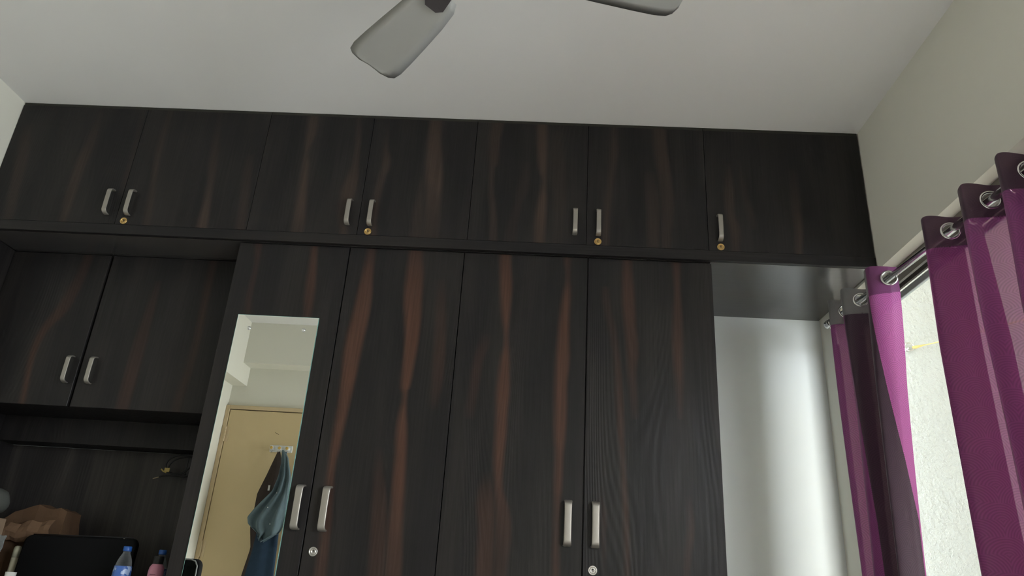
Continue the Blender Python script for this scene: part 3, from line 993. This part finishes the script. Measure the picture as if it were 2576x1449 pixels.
# ------------------------------------------------------------------ cable corner of the desk bay
BLACK = simple('black_plastic', (0.010, 0.010, 0.011), 0.5, 0, 0.4, 0.05, 40)
BLACK_SOFT = simple('black_upholstery', (0.0035, 0.0035, 0.004), 0.7, 0, 0.12, 0.1, 60)
TAPE = simple('yellow_tape', (0.50, 0.38, 0.12), 0.5, 0, 0.4, 0.08, 50)
cb = thing('power_cable', (-1.29, 0.60, 1.18), 'coiled black power cable with yellow tag on the desk back panel', 'cable')
yb = YB - 0.055
tube('cord', smooth_path([(-1.19, yb, 1.245), (-1.225, yb - 0.012, 1.262), (-1.275, yb - 0.018, 1.258), (-1.315, yb - 0.018, 1.240), (-1.330, yb - 0.015, 1.212),
                          (-1.322, yb - 0.012, 1.190), (-1.29, yb - 0.015, 1.175), (-1.25, yb - 0.015, 1.178), (-1.225, yb - 0.012, 1.20), (-1.20, yb, 1.235)], 6), 0.0038, BLACK, cb)
tube('cord', smooth_path([(-1.20, yb, 1.255), (-1.25, yb - 0.010, 1.252), (-1.295, yb - 0.012, 1.235), (-1.318, yb - 0.010, 1.205), (-1.31, yb - 0.01, 1.18),
                          (-1.27, yb - 0.012, 1.168), (-1.23, yb - 0.012, 1.168), (-1.20, yb, 1.18)], 6), 0.0034, BLACK, cb)
tube('cord', smooth_path([(-1.21, yb, 1.165), (-1.28, yb - 0.012, 1.166), (-1.325, yb - 0.016, 1.164), (-1.348, yb - 0.016, 1.157)], 6), 0.003, BLACK, cb)
tube('bare_end', smooth_path([(-1.348, yb - 0.016, 1.157), (-1.362, yb - 0.016, 1.152), (-1.374, yb - 0.016, 1.148)], 4), 0.0022, simple('dull_copper', (0.42, 0.34, 0.22), 0.5, 0.3), cb)
bm = bmesh.new()
add_box(bm, -1.328, -1.304, yb - 0.024, yb - 0.020, 1.180, 1.198, 0.001)
add_tube(bm, [(-1.345, yb - 0.018, 1.192), (-1.332, yb - 0.019, 1.182), (-1.318, yb - 0.019, 1.178)], 0.0035, 6)
obj('tag', bm, TAPE, cb)
jb = thing('socket_box', (-1.19, YB - 0.02, 1.156), 'small black recessed socket box beside the coiled cable', 'socket')
box('box_body', -1.245, -1.135, YB - 0.045, YB - 0.0205, 1.156, 1.272, BLACK, jb, 0.003)
boxes('rim', [(-1.25, -1.13, YB - 0.047, YB - 0.044, 1.152, 1.160), (-1.25, -1.242, YB - 0.047, YB - 0.044, 1.160, 1.2725)], BLACK, jb)

# ------------------------------------------------------------------ desk chair
chair = thing('office_chair', (-1.469, -0.85, 0), 'black leather office chair reflected at the foot of the mirror', 'chair')


def rounded_slab(bm, x0, x1, z0, z1, y0, y1, r, edge, n=8, bulge=0.0, taper=0.0):
    def outline(inset):
        pts = []
        for cx, cz, a0 in ((x1 - r, z1 - r, 0), (x0 + r, z1 - r, 90), (x0 + r, z0 + r, 180), (x1 - r, z0 + r, 270)):
            for k in range(n + 1):
                a = math.radians(a0 + 90 * k / n)
                f = (cz - z0) / (z1 - z0)
                px = cx + (r - inset) * math.cos(a)
                mid = (x0 + x1) / 2
                px = mid + (px - mid) * (1 - taper * (1 - f))
                pts.append((px, cz + (r - inset) * math.sin(a)))
        return pts
    rings = []
    for y, ins in ((y0, edge), (y0 + edge * 0.35, edge * 0.25), (y0 + edge, 0), (y1 - edge, 0), (y1 - edge * 0.35, edge * 0.25), (y1, edge)):
        rings.append([(x, y, z) for x, z in outline(ins)])
    add_loft(bm, rings)


bm = bmesh.new()
rounded_slab(bm, -1.662, -1.276, 0.44, 0.829, -1.057, -1.003, 0.035, 0.015, 8, 0, -0.05)
obj('backrest', bm, BLACK_SOFT, chair, True)
PIPING = simple('grey_piping', (0.45, 0.46, 0.45), 0.4, 0, 0.5, 0.1, 60)
bm = bmesh.new()
rounded_slab(bm, -1.656, -1.282, 0.47, 0.823, -1.004, -0.992, 0.03, 0.005, 8, 0, -0.05)
obj('back_cushion', bm, simple('black_glossy_leather', (0.012, 0.014, 0.014), 0.16, 0, 0.6, 0.1, 60), chair, True)
bm = bmesh.new()
add_tube(bm, [(-1.63, -0.994, 0.824), (-1.474, -0.994, 0.826), (-1.32, -0.994, 0.825), (-1.296, -0.994, 0.818), (-1.283, -0.994, 0.796), (-1.280, -0.994, 0.68), (-1.285, -0.994, 0.50)], 0.0032, 8)
obj('piping', bm, PIPING, chair, True)
bm = bmesh.new()
add_box(bm, -1.68, -1.26, -1.02, -0.58, 0.40, 0.48, 0.03, 3)
obj('seat', bm, BLACK_SOFT, chair, True)
tube('back_support', smooth_path([(-1.469, -0.90, 0.39), (-1.469, -1.04, 0.39), (-1.469, -1.08, 0.48), (-1.469, -1.062, 0.64)], 6), 0.018, BLACK, chair)
lathe('gas_lift', (-1.469, -0.81, 0.09), [(0.026, 0), (0.026, 0.17), (0.016, 0.17), (0.016, 0.315)], BLACK, chair, 'z', 18)
for k in range(5):
    a = math.radians(90 + 72 * k)
    d = Vector((math.cos(a), math.sin(a), 0))
    c0 = Vector((-1.469, -0.81, 0.0))
    lg = tube('base_leg', [c0 + d * 0.02 + Vector((0, 0, 0.10)), c0 + d * 0.15 + Vector((0, 0, 0.095)), c0 + d * 0.28 + Vector((0, 0, 0.072))], [0.022, 0.018, 0.013], BLACK, chair, 8)
    lathe('caster', c0 + d * 0.285 + Vector((-0.02, 0, 0.028)), [(0.0001, 0), (0.024, 0), (0.027, 0.006), (0.027, 0.034), (0.024, 0.04), (0.0001, 0.04)], BLACK, lg, 'x', 16)

# black sleeve standing on the desk
sl = thing('laptop_sleeve', (-1.47, 0.31, DZ), 'large matt black laptop sleeve standing upright behind the water bottle', 'sleeve')
bm = bmesh.new()
rounded_slab(bm, -1.700, -1.238, DZ, 0.877, 0.288, 0.322, 0.028, 0.010, 8)
for v in bm.verts:
    v.co.z += (v.co.x + 1.47) * 0.02 * (v.co.z - DZ) / 0.25
    v.co.y += (v.co.z - DZ) * 0.06
obj('sleeve_body', bm, BLACK_SOFT, sl, True)
tube('zip', [(-1.675, 0.317, 0.8755), (-1.47, 0.317, 0.880), (-1.262, 0.317, 0.8845)], 0.0025, BLACK, sl, 6)
box('zip_pull', -1.30, -1.294, 0.3105, 0.3125, 0.862, 0.880, STEEL, sl)

# ------------------------------------------------------------------ things standing on the desk
PET = clear_plastic('clear_pet', (0.88, 0.91, 0.92), 0.05)
BLUE_CAP = simple('blue_cap', (0.018, 0.095, 0.36), 0.4, 0, 0.5, 0.05, 60)
m, nt, out = new_mat('blue_bottle_label')
g = N(nt, 'ShaderNodeNewGeometry')
vo = N(nt, 'ShaderNodeTexVoronoi')
nt.links.new(g.outputs['Position'], vo.inputs['Vector'])
vo.inputs['Scale'].default_value = 55.0
f1 = noise(nt, g.outputs['Position'], 45.0, 2.0)
cc = mix_col(nt, math_n(nt, 'GREATER_THAN', f1, 0.54), (0.05, 0.13, 0.42, 1), (0.34, 0.45, 0.68, 1))
principled(nt, out, cc, 0.35)
LABEL_BLUE = m


def water_bottle(x, y, h, label, s=1.0):
    t = thing('water_bottle', (x, y, DZ), label, 'bottle', 'water bottles on the desk')
    k = h / 0.19
    lathe('body', (x, y, DZ), [(0.0001, 0.0), (0.026 * s, 0.0), (0.032 * s, 0.006), (0.032 * s, 0.075 * k), (0.0315 * s, 0.118 * k), (0.030 * s, 0.128 * k), (0.026 * s, 0.145 * k),
                               (0.019 * s, 0.160 * k), (0.0135 * s, 0.168 * k), (0.0130 * s, 0.176 * k), (0.0001, 0.176 * k)], PET, t, 'z', 28)
    lathe('label_wrap', (x, y, DZ), [(0.0325 * s, 0.058 * k), (0.0328 * s, 0.059 * k), (0.0326 * s, 0.118 * k), (0.0311 * s, 0.130 * k), (0.0305 * s, 0.131 * k)], LABEL_BLUE, t, 'z', 28)
    lathe('cap', (x, y, DZ), [(0.0001, 0.175 * k), (0.0152 * s, 0.175 * k), (0.0156 * s, 0.178 * k), (0.0152 * s, 0.1885 * k), (0.013 * s, 0.190 * k), (0.0001, 0.190 * k)], BLUE_CAP, t, 'z', 24)
    return t


water_bottle(-1.214, 0.20, 0.229, 'clear water bottle with blue cap and blue label in front of the black sleeve')
water_bottle(-1.122, 0.30, 0.226, 'clear water bottle half hidden behind the pink bottle', 0.95)
pk = thing('lotion_bottle', (-1.083, 0.20, DZ), 'pink lotion bottle with a black cap beside the mirror', 'bottle')
lathe('body', (-1.083, 0.20, DZ), [(0.0001, 0), (0.026, 0), (0.028, 0.004), (0.028, 0.145), (0.026, 0.160), (0.020, 0.170), (0.0165, 0.173), (0.0001, 0.173)],
      simple('pink_plastic', (0.58, 0.24, 0.34), 0.4, 0, 0.5, 0.04, 40), pk, 'z', 28)
lathe('cap', (-1.083, 0.20, DZ), [(0.0001, 0.172), (0.0178, 0.172), (0.0182, 0.175), (0.0178, 0.199), (0.016, 0.201), (0.0001, 0.201)], BLACK, pk, 'z', 24)
bm = bmesh.new()
for row, n in ((0.135, 9), (0.126, 6)):
    for k in range(n):
        a = math.radians(-108 + k * 5.2)
        add_box(bm, -0.0009, 0.0009, -0.0002, 0.0002, -0.0012, 0.0012)
        vs = bm.verts[-8:] if False else list(bm.verts)[-8:]
        bmesh.ops.rotate(bm, verts=vs, cent=(0, 0, 0), matrix=Matrix.Rotation(a + math.pi / 2, 3, 'Z'))
        bmesh.ops.translate(bm, verts=vs, vec=(-1.083 + 0.0281 * math.cos(a), 0.20 + 0.0281 * math.sin(a), DZ + row))
obj('print', bm, simple('dark_print', (0.16, 0.05, 0.08), 0.5), pk)


def crumple(bm, amp, freq, seed):
    from mathutils import noise as mn
    for v in bm.verts:
        o = mn.noise_vector(v.co * freq + Vector((seed, seed * 2, 0)))
        o2 = mn.noise_vector(v.co * freq * 2.7 + Vector((seed, 0, seed)))
        v.co += o * amp + o2 * amp * 0.4


KRAFT = simple('brown_kraft_paper', (0.090, 0.052, 0.030), 0.8, 0, 0.2, 0.25, 14)
KRAFT_L = simple('light_kraft_paper', (0.155, 0.093, 0.056), 0.8, 0, 0.2, 0.15, 14)
bag = thing('paper_bag', (-1.73, 0.45, DZ), 'crumpled brown paper bag on the desk behind the black sleeve', 'bag')
bm = bmesh.new()
add_box(bm, -1.945, -1.620, 0.385, 0.55, DZ + 0.004, 0.985)
bmesh.ops.subdivide_edges(bm, edges=bm.edges, cuts=9, use_grid_fill=True)
for v in bm.verts:
    f = (v.co.z - DZ) / 0.32
    if f > 0.98:
        v.co.z += 0.018 * math.sin((v.co.x + 1.95) / 0.33 * math.pi) - 0.012 + 0.006 * math.sin(v.co.x * 60)
    v.co.y = 0.468 + (v.co.y - 0.468) * (1 - 0.45 * max(0, f - 0.35))
    if v.co.x < -1.8:
        v.co.z -= (max(0, -1.8 - v.co.x)) * 0.55 * max(0, f)
crumple(bm, 0.012, 9.0, 3.0)
for v in bm.verts:
    v.co.z = max(v.co.z, DZ + 0.001)
obj('bag_body', bm, KRAFT, bag)
bm = bmesh.new()
rows = []
for j in range(5):
    f = j / 4
    rows.append([(-1.915 + 0.27 * i / 12, 0.380 - 0.022 * math.sin(f * math.pi) - 0.004, 0.838 + f * 0.055 + 0.03 * (i / 12) ** 0.7 * (0.4 + f) + 0.005 * math.sin(i * 1.7 + f)) for i in range(13)])
add_loft(bm, rows, False, False)
crumple(bm, 0.006, 16.0, 8.0)
o = obj('folded_flap', bm, KRAFT_L, bag)
sol = o.modifiers.new('thickness', 'SOLIDIFY')
sol.thickness = 0.0015
CARD = simple('pale_cardboard', (0.24, 0.17, 0.115), 0.8, 0, 0.2, 0.08, 20)
cx = thing('cardboard_box', (-1.83, 0.24, DZ), 'small open pale cardboard box at the left edge of the desk', 'box')
box('box_body', -1.94, -1.772, 0.16, 0.27, DZ, 0.925, CARD, cx, 0.003)
bm = bmesh.new()
add_box(bm, -1.94, -1.752, 0.150, 0.1535, 0.86, 0.968)
bmesh.ops.rotate(bm, verts=bm.verts, cent=(-1.77, 0.152, 0.86), matrix=Matrix.Rotation(math.radians(5), 3, 'X'))
obj('flap', bm, CARD, cx)
gp = thing('grey_pouch', (-1.83, 0.23, 0.926), 'grey rounded cloth pouch lying on the cardboard box', 'pouch')
bm = bmesh.new()
bmesh.ops.create_icosphere(bm, subdivisions=3, radius=1.0)
bmesh.ops.scale(bm, verts=bm.verts, vec=(0.066, 0.05, 0.052))
bmesh.ops.translate(bm, verts=bm.verts, vec=(-1.828, 0.235, 0.988))
crumple(bm, 0.007, 14.0, 5.0)
obj('pouch_body', bm, simple('grey_green_cloth', (0.06, 0.064, 0.058), 0.85, 0, 0.2, 0.1, 30), gp, True)
tube('drawstring', smooth_path([(-1.80, 0.19, 1.0), (-1.785, 0.182, 0.985), (-1.78, 0.178, 0.965)], 5), 0.0025, BLACK, gp, 6)
cr = thing('cream_tube', (-1.734, 0.335, DZ), 'slim cream plastic tube beside the left edge of the black sleeve', 'tube')
lathe('body', (-1.734, 0.335, DZ), [(0.0001, 0), (0.013, 0), (0.0145, 0.004), (0.0145, 0.165), (0.0001, 0.165)], simple('cream_plastic', (0.36, 0.34, 0.25), 0.5, 0, 0.4, 0.03), cr)
lathe('lid', (-1.734, 0.335, DZ), [(0.0148, 0.163), (0.0148, 0.195), (0.012, 0.205), (0.006, 0.208), (0.0001, 0.208)], simple('cream_lid', (0.33, 0.32, 0.24), 0.5, 0, 0.4, 0.03), cr)
wb = thing('white_cup', (-1.575, 0.10, DZ), 'small white cup at the bottom left in front of the black sleeve', 'cup')
CERAMIC = simple('white_ceramic', (0.60, 0.60, 0.58), 0.3, 0, 0.5, 0.02)
lathe('cup_body', (-1.575, 0.10, DZ), [(0.0001, 0), (0.012, 0), (0.014, 0.003), (0.0185, 0.113), (0.0165, 0.113), (0.012, 0.008), (0.0001, 0.007)], CERAMIC, wb)
tube('cup_handle', smooth_path([(-1.591, 0.10, DZ + 0.09), (-1.609, 0.10, DZ + 0.085), (-1.611, 0.10, DZ + 0.05), (-1.588, 0.10, DZ + 0.04)], 5), 0.003, CERAMIC, wb, 8)
pp = thing('plastic_packet', (-1.70, 0.11, DZ), 'shiny clear plastic packet at the left edge of the picture', 'packet')
bm = bmesh.new()
bmesh.ops.create_grid(bm, x_segments=10, y_segments=12, size=0.5)
bmesh.ops.scale(bm, verts=bm.verts, vec=(0.12, 0.24, 1))
bmesh.ops.rotate(bm, verts=bm.verts, cent=(0, 0, 0), matrix=Matrix.Rotation(math.radians(80), 3, 'X'))
bmesh.ops.translate(bm, verts=bm.verts, vec=(-1.725, 0.12, DZ + 0.122))
crumple(bm, 0.008, 22.0, 2.0)
for v in bm.verts:
    v.co.z = max(v.co.z, DZ + 0.001)
pk2 = obj('film', bm, clear_plastic('shiny_film', (0.70, 0.76, 0.78), 0.12), pp)
sol = pk2.modifiers.new('thickness', 'SOLIDIFY')
sol.thickness = 0.006
box('seal', -1.786, -1.664, 0.095, 0.1, DZ + 0.236, DZ + 0.246, simple('foil_seal', (0.5, 0.58, 0.58), 0.3, 0.6), pp, 0.001)

# ------------------------------------------------------------------ coat hooks and clothes on the room door (seen in the mirror)
DF = YR + 0.03
WHITE_PL = simple('white_plastic', (0.70, 0.71, 0.70), 0.4, 0, 0.5, 0.03)
rail = thing('coat_hook_rail', (-1.715, DF, 1.722), 'white coat hook rail with three yellow knobs on the beige door', 'hook rail')
box('plate', -1.808, -1.622, DF, DF + 0.009, 1.695, 1.750, WHITE_PL, rail, 0.003)
for x in (-1.784, -1.718, -1.656):
    kb = lathe('knob', (x, DF + 0.009, 1.724), [(0.017, 0), (0.017, 0.006), (0.011, 0.008), (0.011, 0.022), (0.0165, 0.026), (0.015, 0.032), (0.0001, 0.034)], WHITE_PL, rail, 'y', 20)
    lathe('knob_face', (x, DF + 0.0425, 1.724), [(0.0125, -0.001), (0.0125, 0.001), (0.010, 0.003), (0.0001, 0.0035)], simple('yellow_knob', (0.62, 0.40, 0.09), 0.4), kb, 'y', 18)
    tube('hook', smooth_path([(x, DF + 0.01, 1.706), (x, DF + 0.02, 1.694), (x, DF + 0.034, 1.688), (x, DF + 0.044, 1.697)], 4), 0.003, STEEL, rail, 6)


def garment(name, label, rows, yc, depth, mat, folds, amp, seed, hem=0.0):
    """cloth hanging from a hook: outline rows (z, left, right) skinned into a closed, folded body"""
    t = thing(name, ((rows[0][1] + rows[0][2]) / 2, yc, rows[-1][0]), label, 'clothing')
    zs = [r[0] for r in rows][::-1]
    ls = [r[1] for r in rows][::-1]
    rs = [r[2] for r in rows][::-1]
    n, m_ = 40, 44
    rings = []
    for j in range(m_ + 1):
        z = zs[-1] + (zs[0] - zs[-1]) * j / m_
        l = float(np.interp(z, zs, ls))
        r = float(np.interp(z, zs, rs))
        hw, mid = (r - l) / 2, (l + r) / 2
        g = j / m_
        d = depth * (0.25 + 0.75 * min(1, g * 2.2))
        ring = []
        for k in range(n):
            a = 2 * math.pi * k / n
            c, s = math.cos(a), math.sin(a)
            x = mid + hw * c
            wv = amp * min(1, g * 2.5) * (math.sin(folds * c * 2.2 + seed + 2.5 * g) + 0.6 * math.sin(folds * c * 4.1 + seed * 2 - 3 * g))
            y = yc + d * 0.5 * s + (wv if s > 0 else -wv * 0.15)
            y = max(y, DF + 0.004)
            ring.append((x, y, z + (0.006 * math.sin(5 * c + seed) + hem * g * g * (math.sin(6.3 * c + seed) + 0.6 * math.sin(11 * c))) * g))
        rings.append(ring)
    bm = bmesh.new()
    add_loft(bm, rings)
    obj('cloth_body', bm, mat, t, True)
    return t


jk = garment('jacket', 'dark brown jacket hanging at the back on the coat hooks, in the mirror',
             [(1.696, -1.728, -1.708), (1.60, -1.757, -1.672), (1.51, -1.783, -1.65), (1.36, -1.832, -1.63), (1.24, -1.834, -1.63), (1.10, -1.838, -1.64), (0.95, -1.806, -1.66),
              (0.75, -1.838, -1.68), (0.45, -1.85, -1.69)], -3.100, 0.045, simple('dark_brown_cloth', (0.045, 0.034, 0.030), 0.85, 0, 0.2, 0.3, 9), 2.2, 0.006, 0.7)
box('hang_tag', -1.742, -1.728, -3.070, -3.066, 1.385, 1.425, WHITE_PL, jk)
js = garment('jeans', 'dark navy jeans hanging below the grey shirt, in the mirror',
             [(1.690, -1.648, -1.640), (1.60, -1.655, -1.615), (1.40, -1.69, -1.60), (1.12, -1.76, -1.592), (0.95, -1.770, -1.583), (0.75, -1.795, -1.573), (0.40, -1.82, -1.57)],
             -3.052, 0.032, simple('navy_denim', (0.022, 0.042, 0.072), 0.85, 0, 0.2, 0.25, 25), 1.6, 0.005, 2.0)
box('hem', -1.822, -1.578, -3.074, -3.034, 0.385, 0.405, simple('navy_hem', (0.03, 0.05, 0.085), 0.85), js, 0.004)
sh = garment('shirt', 'crumpled grey-blue shirt hanging in front on the coat hooks, in the mirror',
             [(1.694, -1.660, -1.645), (1.64, -1.655, -1.600), (1.59, -1.648, -1.585), (1.50, -1.648, -1.555), (1.46, -1.654, -1.550), (1.374, -1.674, -1.546), (1.30, -1.735, -1.545), (1.224, -1.795, -1.546),
              (1.16, -1.835, -1.548), (1.10, -1.820, -1.552), (1.066, -1.760, -1.570), (1.032, -1.739, -1.640), (1.017, -1.71, -1.68)],
             -3.000, 0.05, simple('grey_blue_cotton', (0.115, 0.160, 0.180), 0.85, 0, 0.2, 0.25, 20), 3.4, 0.019, 1.1, 0.016)
for x, z in ((-1.63, 1.36), (-1.68, 1.25), (-1.64, 1.13)):
    lathe('button', (x, -2.964, z), [(0.0042, 0), (0.0042, 0.003), (0.0001, 0.0035)], WHITE_PL, sh, 'y', 10)
